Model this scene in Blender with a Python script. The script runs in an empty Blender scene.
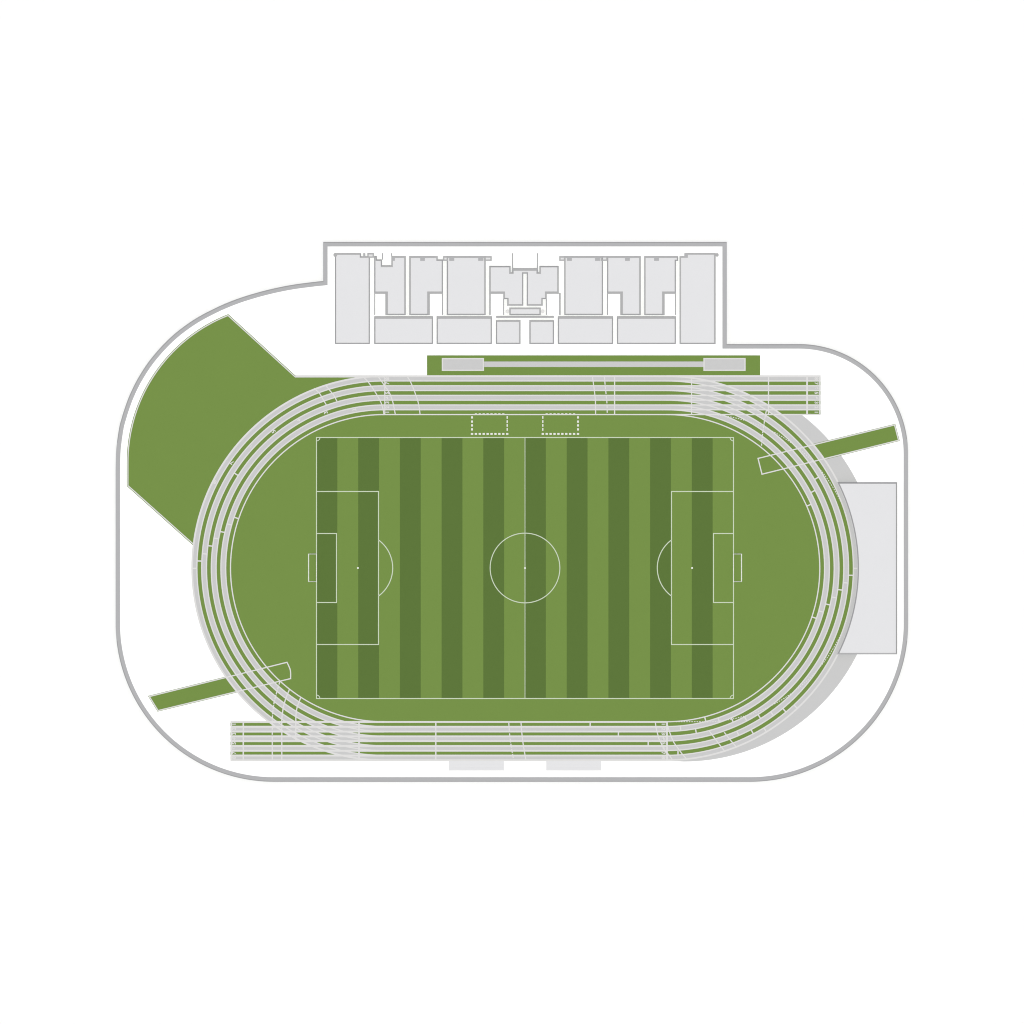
import bpy, math

S = 0.25                      # metres per plan unit (the pitch is 104 x 65 m)
CY = 568.15                    # centre line of the oval
CXW, CXE = 384.1, 666.2       # centres of the two bends
R0, LW = 153.6, 4.8           # inner line radius, lane width
PI = math.pi
scene = bpy.context.scene
COL = scene.collection


def W(x, y):
    return ((x - 512.0) * S, (512.0 - y) * S)


# ------------------------------------------------------------------ materials
F = (1.30, 1.30, 1.30)        # daylight on a level white surface, filled in from a test render


def lin(c):
    c /= 255.0
    return c / 12.92 if c <= 0.04045 else ((c + 0.055) / 1.055) ** 2.4


def mat(name, rgb, scale=0.6, amount=0.02, fine=9.0, direct=False, bump=0.0):
    m = bpy.data.materials.new(name)
    m.use_nodes = True
    nt = m.node_tree
    b = nt.nodes['Principled BSDF']
    b.inputs['Roughness'].default_value = 1.0
    b.inputs['Specular IOR Level'].default_value = 0.0
    base = rgb if direct else tuple(lin(v) / F[i] for i, v in enumerate(rgb))
    tc = nt.nodes.new('ShaderNodeTexCoord')
    fac = None
    for sc, am in ((scale, amount), (fine, amount)):
        n = nt.nodes.new('ShaderNodeTexNoise')
        n.inputs['Scale'].default_value = sc
        n.inputs['Detail'].default_value = 4.0
        nt.links.new(tc.outputs['Object'], n.inputs['Vector'])
        r = nt.nodes.new('ShaderNodeMapRange')
        r.inputs['From Min'].default_value = 0.3
        r.inputs['From Max'].default_value = 0.7
        r.inputs['To Min'].default_value = 1.0 - am
        r.inputs['To Max'].default_value = 1.0 + am
        nt.links.new(n.outputs['Fac'], r.inputs['Value'])
        if fac is None:
            fac = r.outputs['Result']
        else:
            mu = nt.nodes.new('ShaderNodeMath')
            mu.operation = 'MULTIPLY'
            nt.links.new(fac, mu.inputs[0])
            nt.links.new(r.outputs['Result'], mu.inputs[1])
            fac = mu.outputs[0]
    vm = nt.nodes.new('ShaderNodeVectorMath')
    vm.operation = 'SCALE'
    vm.inputs[0].default_value = base
    nt.links.new(fac, vm.inputs['Scale'])
    nt.links.new(vm.outputs['Vector'], b.inputs['Base Color'])
    return m


M = {
    'ground': mat('pale_ground', (0.776, 0.776, 0.776), 0.05, 0.0008, 2.0, True),
    'paving': mat('pale_paving', (0.915, 0.915, 0.915), 0.05, 0.004, 2.0, True),
    'grass': mat('mown_grass', (119, 146, 74), 0.12, 0.006, 3.0),
    'grass_dark': mat('mown_grass_dark', (94, 119, 60), 0.12, 0.006, 3.0),
    'track': mat('grey_track_surface', (204, 204, 204), 0.2, 0.006, 4.0),
    'line': mat('lane_paint', (225, 224, 223), 0.3, 0.006, 4.0),
    'pitch_line': mat('pitch_paint', (208, 219, 197), 0.3, 0.006, 4.0),
    'dash': mat('dashed_paint', (236, 236, 232), 0.3, 0.006, 4.0),
    'roof': mat('pale_roof', (230, 230, 232), 0.15, 0.005, 3.0),
    'edge': mat('grey_render', (160, 160, 162), 0.3, 0.008, 3.0),
    'edge_light': mat('light_grey_render', (179, 179, 180), 0.3, 0.008, 3.0),
    'wall': mat('grey_concrete', (182, 182, 184), 0.3, 0.008, 3.0),
    'coping': mat('dark_concrete', (163, 163, 164), 0.3, 0.008, 3.0),
    'sand': mat('grey_sand', (204, 204, 204), 0.8, 0.012, 8.0),
    'knob': mat('pale_concrete', (238, 237, 239), 0.5, 0.008, 5.0),
    'goal': mat('white_goal_paint', (238, 242, 233), 0.5, 0.004, 5.0),
}


# ------------------------------------------------------------------ mesh builder
class MB:
    """Collects shapes given in plan units (x, y) and metres (z); build() makes ONE mesh object."""

    def __init__(self):
        self.v, self.f, self.mi = [], [], {}

    def pt(self, x, y, z):
        wx, wy = W(x, y)
        self.v.append((wx, wy, z))
        return len(self.v) - 1

    def face(self, idx):
        n = 0.0
        for a, b in zip(idx, idx[1:] + idx[:1]):
            n += self.v[a][0] * self.v[b][1] - self.v[b][0] * self.v[a][1]
        self.f.append(tuple(idx) if n > 0 else tuple(reversed(idx)))

    def sheet(self, pts, z):
        self.face([self.pt(x, y, z) for x, y in pts])

    def rect(self, x0, y0, x1, y1, z):
        self.sheet([(x0, y0), (x1, y0), (x1, y1), (x0, y1)], z)

    def band(self, a, b, z, closed=False):
        ia = [self.pt(x, y, z) for x, y in a]
        ib = [self.pt(x, y, z) for x, y in b]
        n = len(a)
        for i in range(n if closed else n - 1):
            j = (i + 1) % n
            self.face([ia[i], ia[j], ib[j], ib[i]])

    def ribbon(self, pts, w, z, closed=False):
        l, r = offset(pts, w / 2, closed), offset(pts, -w / 2, closed)
        self.band(l, r, z, closed)

    def sides(self, pts, z0, z1, inward=False, closed=True):
        lo = [self.pt(x, y, z0) for x, y in pts]
        hi = [self.pt(x, y, z1) for x, y in pts]
        ccw = area(pts) < 0            # plan y runs down
        n = len(pts)
        for i in range(n if closed else n - 1):
            j = (i + 1) % n
            q = (lo[i], lo[j], hi[j], hi[i])
            self.f.append(q if (ccw != inward) else tuple(reversed(q)))

    def prism(self, pts, z0, z1):
        self.sheet(pts, z1)
        self.sides(pts, z0, z1)

    def box(self, x0, y0, x1, y1, z0, z1):
        self.prism([(x0, y0), (x1, y0), (x1, y1), (x0, y1)], z0, z1)

    def ring(self, outer, inner, z0, z1, zi, shade=None):
        k = len(self.f)
        self.band(outer, inner, z1, True)
        for i, m in enumerate(shade or ()):
            self.mi[k + i] = m
        self.sides(outer, z0, z1)
        self.sides(inner, zi, z1, inward=True)

    def lathe(self, x, y, prof, n=16):
        """prof: (radius in plan units, z) from the bottom up."""
        rows = []
        for r, z in prof:
            rows.append([self.pt(x + r * math.cos(2 * PI * k / n), y - r * math.sin(2 * PI * k / n), z) for k in range(n)])
        for a, b in zip(rows, rows[1:]):
            for k in range(n):
                j = (k + 1) % n
                self.f.append((a[k], a[j], b[j], b[k]))
        self.f.append(tuple(rows[-1]))

    def bar(self, p, q, r, n=10):
        """Round bar between two points given in plan units and metres."""
        from mathutils import Vector
        a = Vector((*W(p[0], p[1]), p[2])); b = Vector((*W(q[0], q[1]), q[2]))
        d = (b - a).normalized()
        u = d.orthogonal().normalized(); w = d.cross(u)
        ra = []
        for c in (a, b):
            row = []
            for k in range(n):
                t = 2 * PI * k / n
                self.v.append(tuple(c + (u * math.cos(t) + w * math.sin(t)) * r))
                row.append(len(self.v) - 1)
            ra.append(row)
        for k in range(n):
            j = (k + 1) % n
            self.f.append((ra[0][k], ra[0][j], ra[1][j], ra[1][k]))
        self.f.append(tuple(reversed(ra[0]))); self.f.append(tuple(ra[1]))

    def build(self, name, material, parent=None, second=None):
        me = bpy.data.meshes.new(name)
        o = (0, 0, 0)
        if parent is not None:
            o = parent['_base'] if '_base' in parent else (0, 0, 0)
        me.from_pydata([(a - o[0], b - o[1], c - o[2]) for a, b, c in self.v], [], self.f)
        me.materials.append(material)
        if second is not None:
            me.materials.append(second)
            for k, m in self.mi.items():
                me.polygons[k].material_index = m
        me.update()
        ob = bpy.data.objects.new(name, me)
        COL.objects.link(ob)
        if parent is not None:
            ob.parent = parent
            ob['_base'] = o
        return ob


def area(p):
    return sum(a[0] * b[1] - b[0] * a[1] for a, b in zip(p, p[1:] + p[:1])) / 2


def offset(pts, d, closed=False):
    """Mitred offset of a path by d (or one distance per edge) to its left in plan coordinates."""
    n = len(pts)
    ds = d if isinstance(d, (list, tuple)) else [d] * n
    nrm = []
    for i in range(n):
        a, b = pts[i], pts[(i + 1) % n]
        dx, dy = b[0] - a[0], b[1] - a[1]
        L = math.hypot(dx, dy) or 1.0
        nrm.append((dy / L, -dx / L))
    out = []
    for i in range(n):
        if not closed and i == 0:
            k, e = nrm[0], ds[0]
            out.append((pts[0][0] + k[0] * e, pts[0][1] + k[1] * e)); continue
        if not closed and i == n - 1:
            k, e = nrm[n - 2], ds[n - 2]
            out.append((pts[i][0] + k[0] * e, pts[i][1] + k[1] * e)); continue
        n0, n1, d0, d1 = nrm[i - 1], nrm[i], ds[i - 1], ds[i]
        cr = n0[0] * n1[1] - n0[1] * n1[0]
        if abs(cr) < 1e-4:
            e = (d0 + d1) / 2
            out.append((pts[i][0] + n1[0] * e, pts[i][1] + n1[1] * e)); continue
        sx = (d0 * n1[1] - d1 * n0[1]) / cr
        sy = (d1 * n0[0] - d0 * n1[0]) / cr
        out.append((pts[i][0] + sx, pts[i][1] + sy))
    return out


def inset(poly, d):
    """Offset a closed polygon inwards by d (number or one per edge)."""
    ds = list(d) if isinstance(d, (list, tuple)) else [d] * len(poly)
    if area(poly) > 0:
        return offset(poly, [-x for x in ds], True)
    return offset(poly, ds, True)


def arc(cx, cy, r, a0, a1, n=48):
    """Angles in degrees, clockwise on the plan from +x (y runs down)."""
    return [(cx + r * math.cos(math.radians(a0 + (a1 - a0) * i / n)), cy + r * math.sin(math.radians(a0 + (a1 - a0) * i / n))) for i in range(n + 1)]


def oval(r, n=110, cxw=CXW, cxe=CXE):
    return arc(cxe, CY, r, -90, 90, n) + arc(cxw, CY, r, 90, 270, n)


def spline(pts, n=8):
    out = []
    P = [pts[0]] + list(pts) + [pts[-1]]
    for i in range(1, len(P) - 2):
        p0, p1, p2, p3 = P[i - 1], P[i], P[i + 1], P[i + 2]
        for k in range(n):
            t = k / n
            out.append(tuple(0.5 * (2 * p1[c] + (p2[c] - p0[c]) * t + (2 * p0[c] - 5 * p1[c] + 4 * p2[c] - p3[c]) * t * t
                                    + (3 * p1[c] - p0[c] - 3 * p2[c] + p3[c]) * t ** 3) for c in (0, 1)))
    out.append(tuple(pts[-1]))
    return out


def tag(o, label, cat, group=None, kind=None):
    o['label'] = label
    o['category'] = cat
    if group:
        o['group'] = group
    if kind:
        o['kind'] = kind
    return o


def root(name, x, y, label, cat, group=None, kind=None):
    o = bpy.data.objects.new(name, None)
    COL.objects.link(o)
    o.empty_display_size = 1.0
    wx, wy = W(x, y)
    o.location = (wx, wy, 0)
    o['_base'] = (wx, wy, 0)
    return tag(o, label, cat, group, kind)


# ------------------------------------------------------------------ levels of the thin sheets (metres)
Z_PAVE, Z_APRON, Z_LAWN, Z_STRIP, Z_STRIPE, Z_GREEN = 0.010, 0.016, 0.022, 0.030, 0.028, 0.036
Z_GREY_C, Z_GREY_T, Z_RUN = 0.044, 0.050, 0.056
Z_LINE_C, Z_LINE_T, Z_BREAK, Z_MARK, Z_NUM = 0.062, 0.068, 0.074, 0.082, 0.090

# ------------------------------------------------------------------ ground
g = MB(); g.rect(-9000, -9000, 10000, 10000, 0.0)
tag(g.build('ground', M['ground']), 'flat white ground all round the sports ground', 'ground', kind='structure')

# ------------------------------------------------------------------ perimeter wall
nw = spline([(115.6, 470), (116.2, 450), (119.0, 428.8), (121.7, 418.1), (124.6, 408.8), (129.5, 395.6), (137.1, 380.0), (147.6, 363.4), (160.0, 348.3),
             (171.7, 336.6), (183.4, 327.1), (196.1, 318.5), (209.8, 311.0), (224.5, 304.1), (240.0, 298.1), (257.6, 292.7), (275.2, 288.3),
             (292.7, 284.9), (310.3, 282.5), (323.1, 281.1)], 6)
ne = arc(798.8, 453.5, 109.3, -90, 0, 60)
se = arc(749.9, 623.5, 158.3, 0, 90, 72)
sw = arc(273.9, 623.5, 158.3, 90, 180, 72)
outer = (nw + [(323.1, 242.0), (726.9, 242.0), (726.9, 344.2)] + ne + se + sw)
inner = inset(outer, 4.45)
pave = MB(); pave.sheet(inset(outer, 2.0), Z_PAVE)
tag(pave.build('paving', M['paving']), 'plain white paved apron inside the grey boundary wall', 'paving', kind='structure')

WH = 2.2
pw = root('boundary_wall', 512, 782, 'long grey boundary wall looping round the whole sports ground', 'wall')
b = MB()
b.band(outer, inner, WH, True)
b.sides(outer, 0.0, WH); b.sides(inner, 0.0, WH, inward=True)
b.build('wall', M['wall'], pw)
b = MB()
n = len(outer)
mid = inset(outer, 0.9)
for i in range(n):
    a, c = outer[i], outer[(i + 1) % n]
    if abs(c[0] - a[0]) < 0.12 * abs(c[1] - a[1]):
        continue
    b.prism([a, c, mid[(i + 1) % n], mid[i]], WH, WH + 0.06)
b.build('coping', M['coping'], pw)

# ------------------------------------------------------------------ lawns
lw = MB(); lw.sheet(oval(R0), Z_LAWN)
tag(lw.build('infield_lawn', M['grass']), 'oval green lawn inside the running track', 'lawn', kind='structure')

sector_arc = arc(285.8, 462.4, 158.8, 180, 180 + math.degrees(math.atan2(462.4 - 314.6, 285.8 - 228.3)), 40)
edge_pts = [(193.2, 545.2), (127.0, 486.0)] + sector_arc + [(295.6, 376.0), (CXW, 376.0)]
bend = arc(CXW, CY, R0 + 8 * LW + 0.3, 270, 187.2, 60)
lw = MB(); lw.sheet(offset(edge_pts, 0.25, False) + bend, Z_LAWN)
sl = tag(lw.build('sector_lawn', M['grass']), 'big fan-shaped lawn with pale border beside the bend', 'lawn', kind='structure')
b = MB(); b.ribbon(offset(edge_pts, -0.9, False), 1.1, Z_LINE_T + 0.02); b.build('border_line', M['line'], sl)
b = MB(); b.rect(295.6, 375.2, CXW, 377.0, Z_LINE_T + 0.012); b.build('border_line', M['line'], sl)

ap = MB(); ap.sheet([(CXE, CY - 192.6), (684.0, CY - 193.2)] + arc(684.0, CY, 193.4, -90, 90, 96) + [(CXE, CY + 192.6)], Z_APRON)
tag(ap.build('track_apron', M['track']), 'grey crescent of hard surface outside the bend by the curved stand', 'apron', kind='structure')

# ------------------------------------------------------------------ running track
tr = root('running_track', 525, CY, 'oval running track of alternating green and grey lanes', 'track', kind='structure')
RL = [R0 + k * LW for k in range(9)]
for k in range(8):
    b = MB()
    b.band(oval(RL[k]), oval(RL[k + 1]), Z_GREEN if k % 2 == 0 else Z_GREY_T, True)
    b.build('lane', M['grass'] if k % 2 == 0 else M['track'], tr)
for k in range(9):
    w = 1.7 if k == 8 else 1.15
    b = MB()
    b.band(oval(RL[k] - w / 2), oval(RL[k] + w / 2), Z_LINE_T, True)
    # the straight by the bleachers has broader lines
    yb = CY + RL[k] + 0.2
    b.rect(CXW, yb - 0.88, CXE, yb + 0.88, Z_LINE_T + 0.003)
    b.build('lane_line', M['line'], tr)


def mark(parent, pts, w=1.05, z=Z_MARK, name='start_line', dashes=None, smooth=True):
    p = spline(pts, 6) if (smooth and len(pts) > 2) else list(pts)
    m = MB()
    if dashes is None:
        m.ribbon(p, w, z)
    else:
        on, off = dashes
        pos, run, seg = 0.0, 0.0, []
        cur = [p[0]]
        state, left = True, on
        for a, c in zip(p, p[1:]):
            L = math.hypot(c[0] - a[0], c[1] - a[1]); t = 0.0
            while L - t > left:
                t += left
                q = (a[0] + (c[0] - a[0]) * t / L, a[1] + (c[1] - a[1]) * t / L)
                if state:
                    cur.append(q); seg.append(cur)
                cur = [q]
                state = not state
                left = on if state else off
            left -= L - t
            if state:
                cur.append(c)
        if state and len(cur) > 1:
            seg.append(cur)
        for s_ in seg:
            s2 = [s_[0]] + [q for q, r in zip(s_[1:], s_) if math.hypot(q[0] - r[0], q[1] - r[1]) > 1e-4]
            if len(s2) > 1:
                m.ribbon(s2, w, z)
    return m.build(name, M['line'], parent)


def tick(x, y, cx, w=1.25):
    """A radial stagger mark across the one lane that (x, y) lies in."""
    a = math.atan2(y - CY, x - cx)
    r = math.hypot(x - cx, y - CY)
    k = max(0, min(7, int((r - R0) / LW)))
    p = [(cx + q * math.cos(a), CY + q * math.sin(a)) for q in (RL[k] + 0.5, RL[k + 1] - 0.5)]
    return mark(tr, p, w, name='stagger_mark')


def vtick(x, lane):
    y = CY + RL[lane - 1]
    return mark(tr, [(x, y + 0.5), (x, y + LW - 0.5)], 1.3, name='stagger_mark')


yt0, yt8 = CY - R0, CY - RL[8]
yb0, yb8 = CY + R0, CY + RL[8]
# straight by the building row
mark(tr, [(384.8, yt8), (384.8, yt0)], 1.0, Z_MARK + 0.004)
mark(tr, [(363.4, 377), (368.6, 382.5), (375.6, 392.7), (380.7, 402), (383, 409), (383.9, 414.3)])
mark(tr, [(378.2, 376.6), (383.4, 384), (389.3, 392.7), (392.8, 402), (395.3, 414.3)])
mark(tr, [(407.4, 376.6), (411.2, 383.3), (415, 392.7), (418.2, 402.4), (420.1, 414.3)])
mark(tr, [(592.4, 376.6), (593.4, 383.3), (594.7, 393.4), (595.5, 403), (595.6, 414.3)])
mark(tr, [(604.4, 376.6), (605.4, 388), (606.8, 401.3), (607.3, 414)], 1.1, dashes=(3.4, 1.3))
mark(tr, [(614.6, yt8), (614.6, yt0)], 1.2)
mark(tr, [(691.6, yt8), (691.6, yt0)], 1.0)
# west bend
mark(tr, [(314.3, 388.3), (319.5, 393.4), (323.4, 400), (326.4, 405)])
mark(tr, [(325.4, 385), (329.7, 390.3), (333.6, 395), (336.9, 401.2)])
mark(tr, [(280.2, 680.5), (279, 684.4), (276.3, 693.8), (274, 703.1), (272.8, 712.5), (272.3, 722.7), (272.3, yb8)], 1.15, dashes=(4.2, 0.9))
mark(tr, [(289.4, 689.4), (285.3, 700), (283, 709.4), (281.8, 720.3), (281.8, 735), (281.8, yb8)], 1.2)
mark(tr, [(300.6, 697.8), (297, 707.8), (295.9, 716.4), (295.8, 728), (295.8, 742)], 1.2)
for x, y in [(236.1, 474.2), (236.5, 518), (229, 524.3), (222.1, 531.9), (215.9, 538.4), (210.2, 545.9), (203.8, 553.8), (199.3, 561), (194.4, 568.3)]:
    tick(x, y, CXW)
# straight opposite
mark(tr, [(435.8, yb0), (435.8, yb8)], 1.3)
mark(tr, [(359.0, yb0), (359.0, yb8)], 1.6)
mark(tr, [(508.8, 723), (509.4, 732), (510.6, 742.4), (513.6, 760)], 1.1, dashes=(4.0, 1.2))
mark(tr, [(521, 722.5), (522.6, 740.2), (525.9, 760)], 1.1)
mark(tr, [(667.0, yb0), (667.0, yb8)], 1.7)
mark(tr, [(655.4, 722.5), (656.3, 729), (657.6, 733.8), (659.1, 739.2), (661, 743), (665, 751), (668.9, 754.8), (672.6, 760)], 1.1, Z_MARK + 0.004)
mark(tr, [(667.0, 723.5), (668.9, 729.8), (670.5, 734.5), (673.6, 742), (678.3, 748.6), (682.2, 754), (687.2, 759.6)], 1.1, Z_MARK + 0.008)
for x, ln in [(590.2, 1), (618.4, 3), (648.2, 5), (678.0, 7)]:
    vtick(x, ln)
# east bend
for x, y in [(855.5, 568.3), (850.8, 575.3), (845.5, 582.8), (840, 589.8), (834, 597.4), (828, 604.5), (821, 611.5), (814, 617.6),
             (705.2, 718.9), (718.8, 719.9), (732.3, 720.1), (745.5, 718.5), (759.6, 717), (772, 713.6), (784.3, 710.2), (795.5, 706.5),
             (680.6, 728.3), (695.9, 731), (737.7, 733), (752.2, 731.8), (765.1, 729.8),
             (816.7, 478.2), (812.7, 491.6), (808.9, 505.2)]:
    tick(x, y, CXE)
mark(tr, [(709.2, 731), (713.1, 736.1), (717.3, 741.6), (720.2, 745.5), (725.1, 751.8)], 1.1)
mark(tr, [(724.2, 732.2), (730, 739.6), (736.1, 746.7)], 1.1)
mark(tr, [(766.4, 410.2), (764.9, 418), (763.6, 427), (762.3, 436), (761.5, 445.6)], 1.1, dashes=(4.0, 0.8))
# dotted break lines: the inner edge again, shifted towards the curved stand
mark(tr, [(668.0, 721.7), (702.0, 721.7)] + arc(702.0, CY, 153.9, 89, 20, 70), 0.8, Z_BREAK, 'break_line', dashes=(1.5, 1.1), smooth=False)
mark(tr, [(668.0, 414.5), (702.0, 414.5)] + arc(702.0, CY, 153.9, -89, -20, 70), 0.8, Z_BREAK, 'break_line', dashes=(1.5, 1.1), smooth=False)


def number(parent, n, x, y, rot, size=5.0, squash=1.0):
    cu = bpy.data.curves.new('lane_number', 'FONT')
    cu.body = str(n)
    cu.size = size * S
    cu.align_x = 'CENTER'
    cu.align_y = 'CENTER'
    cu.offset = 0.042
    tmp = bpy.data.objects.new('lane_number', cu)
    me = bpy.data.meshes.new_from_object(tmp)
    bpy.data.objects.remove(tmp)
    me.name = 'lane_number'
    me.materials.clear()
    me.materials.append(M['line'])
    o = bpy.data.objects.new('lane_number', me)
    COL.objects.link(o)
    o.parent = parent
    base = parent['_base']
    wx, wy = W(x, y)
    o.location = (wx - base[0], wy - base[1], Z_NUM)
    o.rotation_euler = (0, 0, rot)
    o.scale = (squash, 1.0, 1.0)
    return o


for k in range(8):
    number(tr, k + 1, 387.5, CY - (RL[k] + LW / 2), PI / 2)
    number(tr, k + 1, 663.3, CY + (RL[k] + LW / 2), -PI / 2)
for nn, (x, y) in enumerate([(354.5, 409.8), (326, 412.6), (299.1, 420.1), (273.8, 431.4), (251.5, 445.9), (232.1, 462.6), (215, 482)], 2):
    a = math.atan2(-(y - CY), x - CXW)
    number(tr, nn, x, y, a, 5.2)

# ------------------------------------------------------------------ sprint chutes
def chute(x0, x1, side, start_x, lines, num_x, rot, label):
    c = root('sprint_chute', (x0 + x1) / 2, CY + side * RL[4], label, 'chute', 'straight chutes running off the oval track', 'structure')
    for k in range(8):
        b = MB()
        ya, yb = CY + side * RL[k], CY + side * RL[k + 1]
        b.rect(x0, min(ya, yb), x1, max(ya, yb), Z_GREEN - 0.004 if k % 2 == 0 else Z_GREY_C)
        b.build('lane', M['grass'] if k % 2 == 0 else M['track'], c)
    for k in range(9):
        b = MB(); y = CY + side * RL[k] + (0.2 if side > 0 else 0.0); w = 0.95 if (k == 8 or side > 0) else 0.62
        b.rect(x0, y - w, x1, y + w, Z_LINE_C); b.build('lane_line', M['line'], c)
    for x, w, d in lines:
        mark(c, [(x, CY + side * RL[0]), (x, CY + side * RL[8])], w, Z_MARK - 0.004, dashes=d)
    mark(c, [(start_x, CY + side * RL[0]), (start_x, CY + side * RL[8])], 1.3, Z_MARK - 0.004)
    for k in range(8):
        number(c, k + 1, num_x, CY + side * (RL[k] + LW / 2), rot)
    return c


chute(230.4, CXW, 1, 231.4, [(243.3, 1.4, None)], 234.2, PI / 2, 'striped straight chute running off the track on the side of the two plain bleachers')
chute(CXE, 820.7, -1, 819.8, [(807.1, 1.7, None), (768.5, 1.2, None)], 816.3, -PI / 2, 'striped straight chute running off the track past the long-jump strip')
# the straight's outer line is broader
b = MB(); b.rect(CXW, yt8 - 0.9, CXE, yt8 + 0.9, Z_LINE_T + 0.003); b.build('lane_line', M['line'], tr)

# ------------------------------------------------------------------ javelin runways
def circle_cut(p, q, cx, r):
    """Parameter point where segment p-q crosses the circle."""
    lo, hi = 0.0, 1.0
    ins = lambda t: math.hypot(p[0] + (q[0] - p[0]) * t - cx, p[1] + (q[1] - p[1]) * t - CY) < r
    s0 = ins(0)
    for _ in range(50):
        m = (lo + hi) / 2
        if ins(m) == s0: lo = m
        else: hi = m
    return (p[0] + (q[0] - p[0]) * lo, p[1] + (q[1] - p[1]) * lo)


def runway(A, B_, C, D, cx, bulge, label):
    """A, B_ inner end (inside the oval), C, D outer end; A-D and B_-C are the long sides."""
    r = RL[8] + 0.2
    a, c = circle_cut(A, D, cx, r), circle_cut(B_, C, cx, r)
    aa = math.degrees(math.atan2(a[1] - CY, a[0] - cx)); ac = math.degrees(math.atan2(c[1] - CY, c[0] - cx))
    full = [A, D, C, B_]
    grow = inset(full, -0.95)
    a, c = circle_cut(grow[0], grow[1], cx, r), circle_cut(grow[3], grow[2], cx, r)
    aa = math.degrees(math.atan2(a[1] - CY, a[0] - cx)); ac = math.degrees(math.atan2(c[1] - CY, c[0] - cx))
    m = MB(); m.sheet(arc(cx, CY, r, aa, ac, 8) + [grow[2], grow[1]], Z_STRIP)
    o = tag(m.build('javelin_runway', M['grass']), label, 'runway', 'runways crossing the running track', 'structure')
    end = [B_] + ([((A[0] + B_[0]) / 2 + bulge, (A[1] + B_[1]) / 2 - bulge * 0.2)] if bulge else []) + [A]
    if bulge:
        end = spline(end, 6)
    m = MB(); m.ribbon([C] + end + [D], 1.15, Z_MARK + 0.012, True)
    m.build('border_line', M['line'], o)
    return o


runway((758.0, 458.4), (762.0, 474.2), (898.6, 440.3), (894.6, 424.9), CXE, 0, 'thin green strip crossing the track bend beside the curved stand')
runway((287.0, 662.3), (290.6, 678.6), (158.0, 710.6), (149.3, 696.5), CXW, 1.5, 'thin green strip crossing the track bend beside the striped chute')

# ------------------------------------------------------------------ football pitch
PX0, PX1, PY0, PY1 = 316.5, 733.5, 437.5, 698.5
pt = root('football_pitch', 525, 568, 'striped light and dark green football pitch with white lines', 'pitch', kind='structure')
sw_ = (PX1 - PX0) / 20
for k in range(20):
    b = MB(); b.rect(PX0 + k * sw_, PY0, PX0 + (k + 1) * sw_, PY1, Z_STRIPE)
    b.build('mown_stripe', M['grass_dark'] if k % 2 == 0 else M['grass'], pt)
ZP = 0.040
PL = M['pitch_line']
hw = 0.46
b = MB(); b.rect(PX0 - hw, PY0 - hw, PX1 + hw, PY0 + hw, ZP); b.build('touchline', PL, pt)
b = MB(); b.rect(PX0 - hw, PY1 - hw, PX1 + hw, PY1 + hw, ZP); b.build('touchline', PL, pt)
for x in (PX0, PX1):
    b = MB(); b.rect(x - hw, PY0 + hw, x + hw, PY1 - hw, ZP); b.build('goal_line', PL, pt)
b = MB(); b.rect(525 - 0.33, PY0 + hw, 525 + 0.33, PY1 - hw, ZP); b.build('halfway_line', PL, pt)
b = MB(); b.band(arc(525, 568, 34.4, 0, 360, 120), arc(525, 568, 35.3, 0, 360, 120), ZP + 0.004); b.build('centre_circle', PL, pt)


def spot(x, y, name):
    q = MB(); q.sheet(arc(x, y, 0.95, 0, 360, 20)[:-1], ZP + 0.008); q.build(name, M['goal'], pt)


spot(525, 568, 'centre_spot')
for s_, gx in ((1, PX0), (-1, PX1)):
    b = MB(); x = gx + s_ * 62.0
    b.ribbon([(gx + s_ * hw, 491.5), (x, 491.5), (x, 644.5), (gx + s_ * hw, 644.5)], 0.92, ZP); b.build('penalty_area', PL, pt)
    b = MB(); x = gx + s_ * 20.0
    b.ribbon([(gx + s_ * hw, 533.5), (x, 533.5), (x, 602.5), (gx + s_ * hw, 602.5)], 0.92, ZP); b.build('goal_area', PL, pt)
    sx = gx + s_ * 41.4
    spot(sx, 568, 'penalty_spot')
    half = math.degrees(math.acos((62.3 - 41.4) / 34.8))
    m0 = 0 if s_ > 0 else 180
    b = MB(); b.ribbon(arc(sx, 568, 34.8, m0 - half, m0 + half, 40), 0.95, ZP); b.build('penalty_arc', PL, pt)
for cx_, cy_, a0 in ((PX0, PY0, 0), (PX1, PY0, 90), (PX1, PY1, 180), (PX0, PY1, 270)):
    b = MB(); b.ribbon(arc(cx_, cy_, 3.4, a0 + 8, a0 + 82, 10), 0.8, ZP + 0.004); b.build('corner_arc', PL, pt)

# technical areas: dashed boxes in front of the track's inner edge
def technical_area(x0, x1, thin, label):
    m = MB()
    y1, h, z = 433.9, 0.9, Z_LAWN + 0.010
    for i in range(10):
        x = x0 + (x1 - x0) * i / 9
        m.rect(x - 1.15, y1 - h, x + 1.15, y1 + h, z)
        if 0 < i < 9:
            m.rect(x - 1.1, 413.35, x + 1.1, 413.9, Z_MARK)
    for x in (x0, x1):
        for y in (429.4, 425.4, 421.6, 417.4):
            if x == thin:
                m.rect(x - 0.6, y - 1.35, x + 0.6, y + 1.35, z)
            else:
                m.rect(x - h, y - 1.1, x + h, y + 1.1, z)
    tag(m.build('technical_area', M['dash']), label, 'marking', 'dashed boxes beside the pitch', 'structure')


technical_area(472.0, 507.2, 507.2, 'dashed white box beside the pitch, on the sector lawn side')
technical_area(542.8, 578.0, 542.8, 'dashed white box beside the pitch, on the curved stand side')

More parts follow.
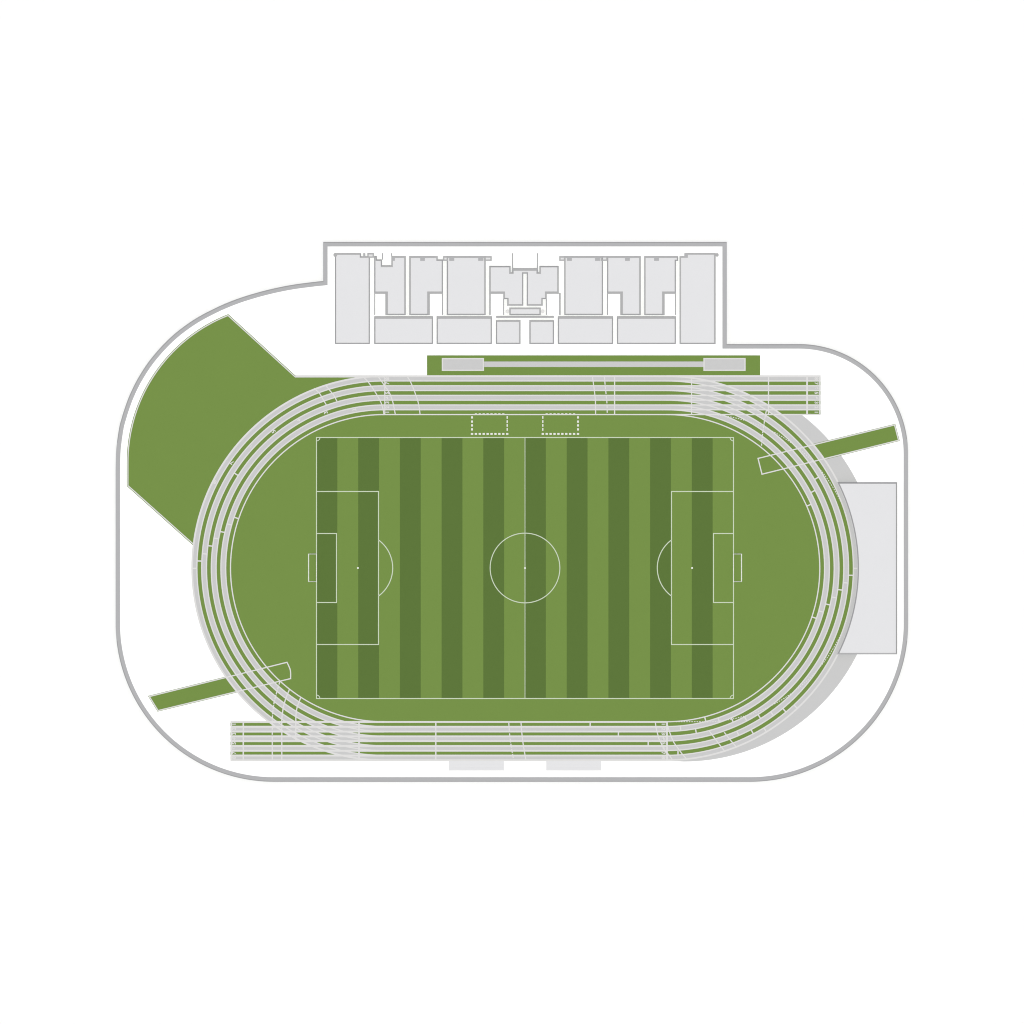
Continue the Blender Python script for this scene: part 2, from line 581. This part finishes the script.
# ------------------------------------------------------------------ goals
def goal(gx, back, y0, y1, label):
    o = root('football_goal', gx, 568, label, 'goal', 'goals at the ends of the pitch')
    H, r = 2.44, 0.13
    for y in (y0, y1):
        m = MB(); m.bar((gx, y, 0.0), (gx, y, H + r), r); m.build('post', M['goal'], o)
    m = MB(); m.bar((gx, y0, H), (gx, y1, H), r * 0.95); m.build('crossbar', M['goal'], o)
    for y in (y0, y1):
        m = MB(); m.bar((gx, y, H), (back, y, 0.16), r * 0.8); m.build('stanchion', M['goal'], o)
        m = MB(); m.bar((gx, y, 0.12), (back, y, 0.12), r * 0.8); m.build('ground_bar', M['goal'], o)
    m = MB(); m.bar((back, y0 - 0.3, 0.14), (back, y1 + 0.3, 0.14), r * 1.1); m.build('back_bar', M['goal'], o)


goal(PX0, 308.6, 554.0, 581.6, 'white framed goal at the pitch end facing the sector lawn')
goal(PX1, 741.5, 554.0, 581.6, 'white framed goal at the pitch end facing the curved stand')

# ------------------------------------------------------------------ long jump strip
m = MB(); m.rect(427.0, 355.3, 760.2, 376.0, Z_LAWN + 0.004)
tag(m.build('jump_lawn', M['grass']), 'long narrow green strip between the building row and the track', 'lawn', kind='structure')
m = MB(); m.rect(484.2, 361.5, 703.6, 367.0, Z_STRIP + 0.006)
tag(m.build('jump_runway', M['track']), 'thin grey runway joining the two jumping pits', 'runway', kind='structure')


def pit(x0, x1, label):
    o = root('sand_pit', (x0 + x1) / 2, 364.5, label, 'sand pit', 'sand pits at the ends of the jump runway')
    out = [(x0, 358.0), (x1, 358.0), (x1, 370.9), (x0, 370.9)]
    inn = inset(out, 1.25)
    q = MB(); q.ring(out, inn, 0.0, 0.10, 0.0); q.build('kerb', M['line'], o)
    q = MB(); q.sheet(inset(out, 1.26), 0.075); q.build('sand', M['sand'], o)


pit(441.8, 484.0, 'grey sand pit at the jump strip end nearer the sector lawn')
pit(703.4, 745.6, 'grey sand pit at the jump strip end nearer the sprint chute')

# ------------------------------------------------------------------ building row
EDGE, EDGEL, ROOF = M['edge'], M['edge_light'], M['roof']


def cx_of(poly):
    xs = [p[0] for p in poly]; ys = [p[1] for p in poly]
    return (min(xs) + max(xs)) / 2, (min(ys) + max(ys)) / 2


def block(name, poly, th, h, label, group=None, pillars=(), fins=(), porches=(), columns=(), cat='building', wmat=None, small=()):
    x, y = cx_of(poly)
    o = root(name, x, y, label, cat, group)
    th = [max(t, 1.2) for t in th]
    inn = inset(poly, th)
    q = MB(); q.ring(poly, inn, 0.0, h, h - 0.25, [1 if t >= 1.45 else 0 for t in th]); q.build('wall', EDGE, o, EDGEL)
    q = MB(); q.sheet(inset(inn, 0.004), h - 0.14); q.build('roof', ROOF, o)
    for a in pillars:
        q = MB(); q.box(*a, 0.0, h + 0.03); q.build('pillar', M['wall'], o)
    for a in fins:
        q = MB(); q.box(*a, 0.0, h - 0.2); q.build('fin_wall', EDGE if min(a[2] - a[0], a[3] - a[1]) < 1.2 else EDGEL, o)
    for (x0, y0, x1, y1) in porches:
        P = [(x0, y0), (x1, y0), (x1, y1), (x0, y1)]; I = inset(P, 1.35)
        q = MB(); q.ring(P, I, 0.0, h + 0.015, h - 0.3); pc = q.build('porch', EDGEL, o)
        q = MB(); q.sheet(inset(I, 0.004), h - 0.2); q.build('roof', ROOF, pc)
    for (px, py, r) in columns:
        q = MB(); q.lathe(px, py, [(r, 0.0), (r, h + 0.02), (r * 0.8, h + 0.05)], 18); q.build('column', EDGEL, o)
    return o


GR = 'flat-roofed blocks of the building row'
T1, T2 = 1.15, 1.75
HB, HL = 2.8, 2.4
block('long_block', [(334.9, 253.2), (361.0, 253.2), (361.0, 256.4), (369.9, 256.4), (369.9, 344.0), (334.9, 344.0)],
      [1.6, 1.1, 1.45, 1.1, 1.0, 1.1], HB, 'long narrow block at the building row end nearest the fan-shaped sector lawn', GR,
      pillars=[(363.2, 253.3, 365.3, 256.9)], porches=[(367.3, 253.1, 374.0, 257.8)], columns=[(335.3, 255.0, 1.9)])
block('notched_block', [(374.2, 256.2), (376.9, 256.2), (376.9, 259.6), (382.0, 259.6), (382.0, 265.3), (391.3, 265.3), (391.3, 256.2),
                        (405.9, 256.2), (405.9, 315.0), (385.3, 315.0), (385.3, 293.9), (374.2, 293.9)],
      [1.2, 1.2, 1.2, 1.1, 1.8, 1.5, 1.7, 1.7, 1.0, 2.6, 2.4, 1.0], HB, 'L-shaped block with a square notch and two fins cut into its top edge', GR,
      pillars=[(391.5, 256.6, 394.9, 260.8)], fins=[(382.05, 253.2, 382.95, 259.6), (391.2, 253.2, 392.0, 256.2), (374.3, 294.0, 375.15, 315.0)])
block('stepped_block', [(409.1, 256.2), (437.8, 256.2), (437.8, 259.6), (442.95, 259.6), (442.95, 293.9), (429.9, 293.9), (429.9, 315.0), (409.1, 315.0)],
      [1.75, 1.5, 1.2, 1.05, 2.4, 2.7, 1.0, 1.75], HB, 'L-shaped block between the notched block and the first wide block', GR,
      pillars=[(420.2, 256.7, 424.9, 260.9)], fins=[(442.05, 294.0, 442.95, 315.0)], porches=[(443.0, 256.3, 448.0, 260.9)])
block('wide_block', [(446.7, 256.2), (485.8, 256.2), (485.8, 315.0), (446.7, 315.0)], [1.7, 1.6, 1.0, 1.35], HB,
      'wide tall block on the sector lawn side of the slotted central block', GR,
      pillars=[(449.2, 256.7, 454.2, 260.9), (478.2, 256.7, 483.4, 260.9)], porches=[(484.0, 256.3, 491.8, 260.9)])
block('central_block', [(489.1, 266.0), (510.7, 266.0), (510.7, 272.2), (512.1, 272.2), (512.1, 268.1), (537.9, 268.1), (537.9, 272.2), (539.3, 272.2),
                        (539.3, 266.0), (558.8, 266.0), (558.8, 293.9), (546.8, 293.9), (546.8, 299.1), (542.8, 299.1), (542.8, 305.8),
                        (526.7, 305.8), (526.7, 273.8), (523.3, 273.8), (523.3, 305.8), (507.1, 305.8), (507.1, 299.1), (503.2, 299.1), (503.2, 293.9), (489.1, 293.9)],
      [1.3, 1.6, 1.7, 1.4, 2.7, 1.4, 1.7, 1.6, 1.3, 1.6, 2.4, 1.8, 1.2, 1.6, 1.7, 1.1, 1.7, 1.1, 1.7, 1.6, 1.2, 1.8, 2.4, 1.7], HB,
      'stepped central block split by a narrow slot, with two thin fins on top', GR,
      fins=[(512.15, 253.2, 513.1, 268.1), (536.9, 253.2, 537.85, 268.1), (489.15, 294.0, 490.8, 315.0), (503.2, 299.2, 504.1, 315.0),
            (545.9, 299.2, 546.8, 315.0), (559.05, 293.2, 560.7, 315.0)])
block('bar_block', [(509.2, 307.7), (540.9, 307.7), (540.9, 315.1), (509.2, 315.1)], [1.5, 1.6, 1.1, 1.6], HL,
      'thin bar-shaped block under the slotted central block', GR)
block('wide_block', [(564.1, 256.2), (603.0, 256.2), (603.0, 315.0), (564.1, 315.0)], [1.7, 1.2, 1.0, 1.5], HB,
      'wide tall block on the curved stand side of the slotted central block', GR,
      pillars=[(567.0, 256.7, 571.9, 260.9), (595.0, 256.7, 600.0, 260.9)], porches=[(559.2, 256.3, 565.2, 260.9), (600.6, 256.25, 607.6, 260.9)])
block('stepped_block', [(607.05, 256.2), (640.9, 256.2), (640.9, 315.0), (620.2, 315.0), (620.2, 293.9), (607.05, 293.9)],
      [1.7, 1.75, 1.0, 2.7, 2.4, 1.1], HB, 'L-shaped block sharing a porch with the second wide block, past the central block', GR,
      pillars=[(625.0, 256.7, 629.9, 260.9)], fins=[(607.05, 294.0, 608.0, 315.0)])
block('stepped_block', [(644.1, 256.2), (678.1, 256.2), (678.1, 260.9), (675.9, 260.9), (675.9, 293.9), (664.7, 293.9), (664.7, 315.0), (644.1, 315.0)],
      [1.7, 1.0, 1.2, 1.05, 2.4, 2.6, 1.0, 1.5], HB, 'L-shaped block next to the long block far from the sector lawn', GR,
      pillars=[(654.1, 256.7, 659.0, 260.9)], fins=[(675.05, 294.0, 675.9, 315.0)])
block('long_block', [(679.5, 256.3), (685.6, 256.3), (685.6, 253.2), (715.7, 253.2), (715.7, 344.0), (679.5, 344.0)],
      [1.5, 1.4, 1.5, 1.7, 1.0, 1.5], HB, 'long narrow block at the building row end farthest from the sector lawn', GR,
      pillars=[(684.3, 253.3, 687.9, 257.8)], columns=[(717.0, 255.0, 1.7)])
GL = 'low blocks fronting the building row'
block('low_block', [(374.2, 316.3), (433.0, 316.3), (433.0, 344.0), (374.2, 344.0)], [2.5, 1.1, 1.0, 1.1], HL,
      'low wide block in front of the notched L-shaped block', GL)
block('low_block', [(436.6, 316.3), (491.9, 316.3), (491.9, 344.0), (436.6, 344.0)], [2.5, 1.1, 1.0, 1.2], HL,
      'low wide block in front of the wide tall block nearer the sector lawn', GL)
block('square_block', [(495.9, 320.2), (520.6, 320.2), (520.6, 344.0), (495.9, 344.0)], [1.7, 1.6, 1.0, 1.2], HL,
      'small square block under the thin wall, beside the block nearer the sector lawn', GL)
block('square_block', [(529.2, 320.2), (554.0, 320.2), (554.0, 344.0), (529.2, 344.0)], [1.7, 1.2, 1.0, 1.6], HL,
      'small square block under the thin wall, on the curved stand side of the gap', GL)
block('low_block', [(557.8, 316.3), (613.1, 316.3), (613.1, 344.0), (557.8, 344.0)], [2.5, 1.2, 1.0, 1.1], HL,
      'low wide block in front of the wide tall block farther from the sector lawn', GL)
block('low_block', [(616.9, 316.3), (675.9, 316.3), (675.9, 344.0), (616.9, 344.0)], [2.5, 1.1, 1.0, 1.2], HL,
      'low wide block in front of two L-shaped blocks, next to the far long block', GL)

fw = MB(); fw.box(496.1, 316.2, 553.9, 317.7, 0.0, 2.4); fw.prism([(496.1, 316.0), (553.9, 316.0), (553.9, 317.9), (496.1, 317.9)], 2.4, 2.5)
tag(fw.build('screen_wall', EDGEL), 'thin straight free-standing grey wall between bar block and two square blocks', 'wall')

for x, lab in ((507.4, 'pale round bollard at the bar block end nearer the sector lawn'), (542.7, 'pale round bollard at the bar block end nearer the curved stand')):
    q = MB(); q.lathe(x, 311.4, [(1.4, 0.0), (1.4, 0.9), (1.8, 0.95), (1.8, 1.1), (1.7, 1.13)], 20)
    tag(q.build('bollard', M['knob']), lab, 'bollard', 'round bollards beside the bar block')

# ------------------------------------------------------------------ curved stand
rs = RL[8] - 0.5
a_top = math.degrees(math.asin((482.4 - CY) / rs)); a_bot = math.degrees(math.asin((654.4 - CY) / rs))
arc_pts = arc(CXE, CY, rs, a_bot, a_top, 48)
poly = [(897.2, 482.4), (897.2, 654.4)] + arc_pts
block('curved_stand', poly, [1.3, 1.5] + [1.3] * 48 + [1.3], 3.4, 'large pale grey stand with a concave edge hugging the track bend', cat='stand')

# ------------------------------------------------------------------ small bleachers
def bleacher(x0, x1, label):
    o = root('bleacher', (x0 + x1) / 2, 766, label, 'bleacher', 'plain bleachers between track and wall')
    y = 761.0
    for k in range(3):
        q = MB(); q.box(x0, y + k * 3.2 - (0.0 if k == 0 else 0.004), x1, y + (k + 1) * 3.2, 0.0, 0.35 + 0.3 * k)
        q.build('tier', ROOF, o)


bleacher(448.8, 504.0, 'plain pale grey bleacher by the boundary wall, nearer the striped chute')
bleacher(546.2, 601.2, 'plain pale grey bleacher by the boundary wall, farther from the striped chute')

# ------------------------------------------------------------------ light
world = bpy.data.worlds.new('World')
scene.world = world
world.use_nodes = True
nt = world.node_tree
bg = nt.nodes['Background']
sky = nt.nodes.new('ShaderNodeTexSky')
sky.sky_type = 'NISHITA'
sky.sun_disc = False
sky.sun_elevation = math.radians(89.0)
sky.sun_rotation = math.radians(180.0)
sky.air_density = 0.5
sky.dust_density = 5.0        # hazy, nearly white sky
nt.links.new(sky.outputs['Color'], bg.inputs['Color'])
bg.inputs['Strength'].default_value = 0.075
sd = bpy.data.lights.new('sun', 'SUN')
sd.energy = 2.81
sd.angle = math.radians(0.5)
sd.color = (0.975, 1.0, 0.964)
sun = bpy.data.objects.new('sun', sd)
COL.objects.link(sun)
sun.location = (0, 0, 200)
sun.rotation_euler = (math.radians(1.0), 0, 0)

# ------------------------------------------------------------------ camera
cd = bpy.data.cameras.new('camera')
cd.type = 'ORTHO'
cd.ortho_scale = 1024 * S
cd.clip_start = 1.0
cd.clip_end = 5000
cam = bpy.data.objects.new('camera', cd)
COL.objects.link(cam)
cam.location = (0, 0, 300)
cam.rotation_euler = (0, 0, 0)
scene.camera = cam

scene.view_settings.view_transform = 'Standard'
scene.view_settings.look = 'None'
scene.view_settings.exposure = 0.0
scene.view_settings.gamma = 1.0
scene.cycles.filter_width = 1.1

for o in scene.objects:
    if '_base' in o:
        del o['_base']
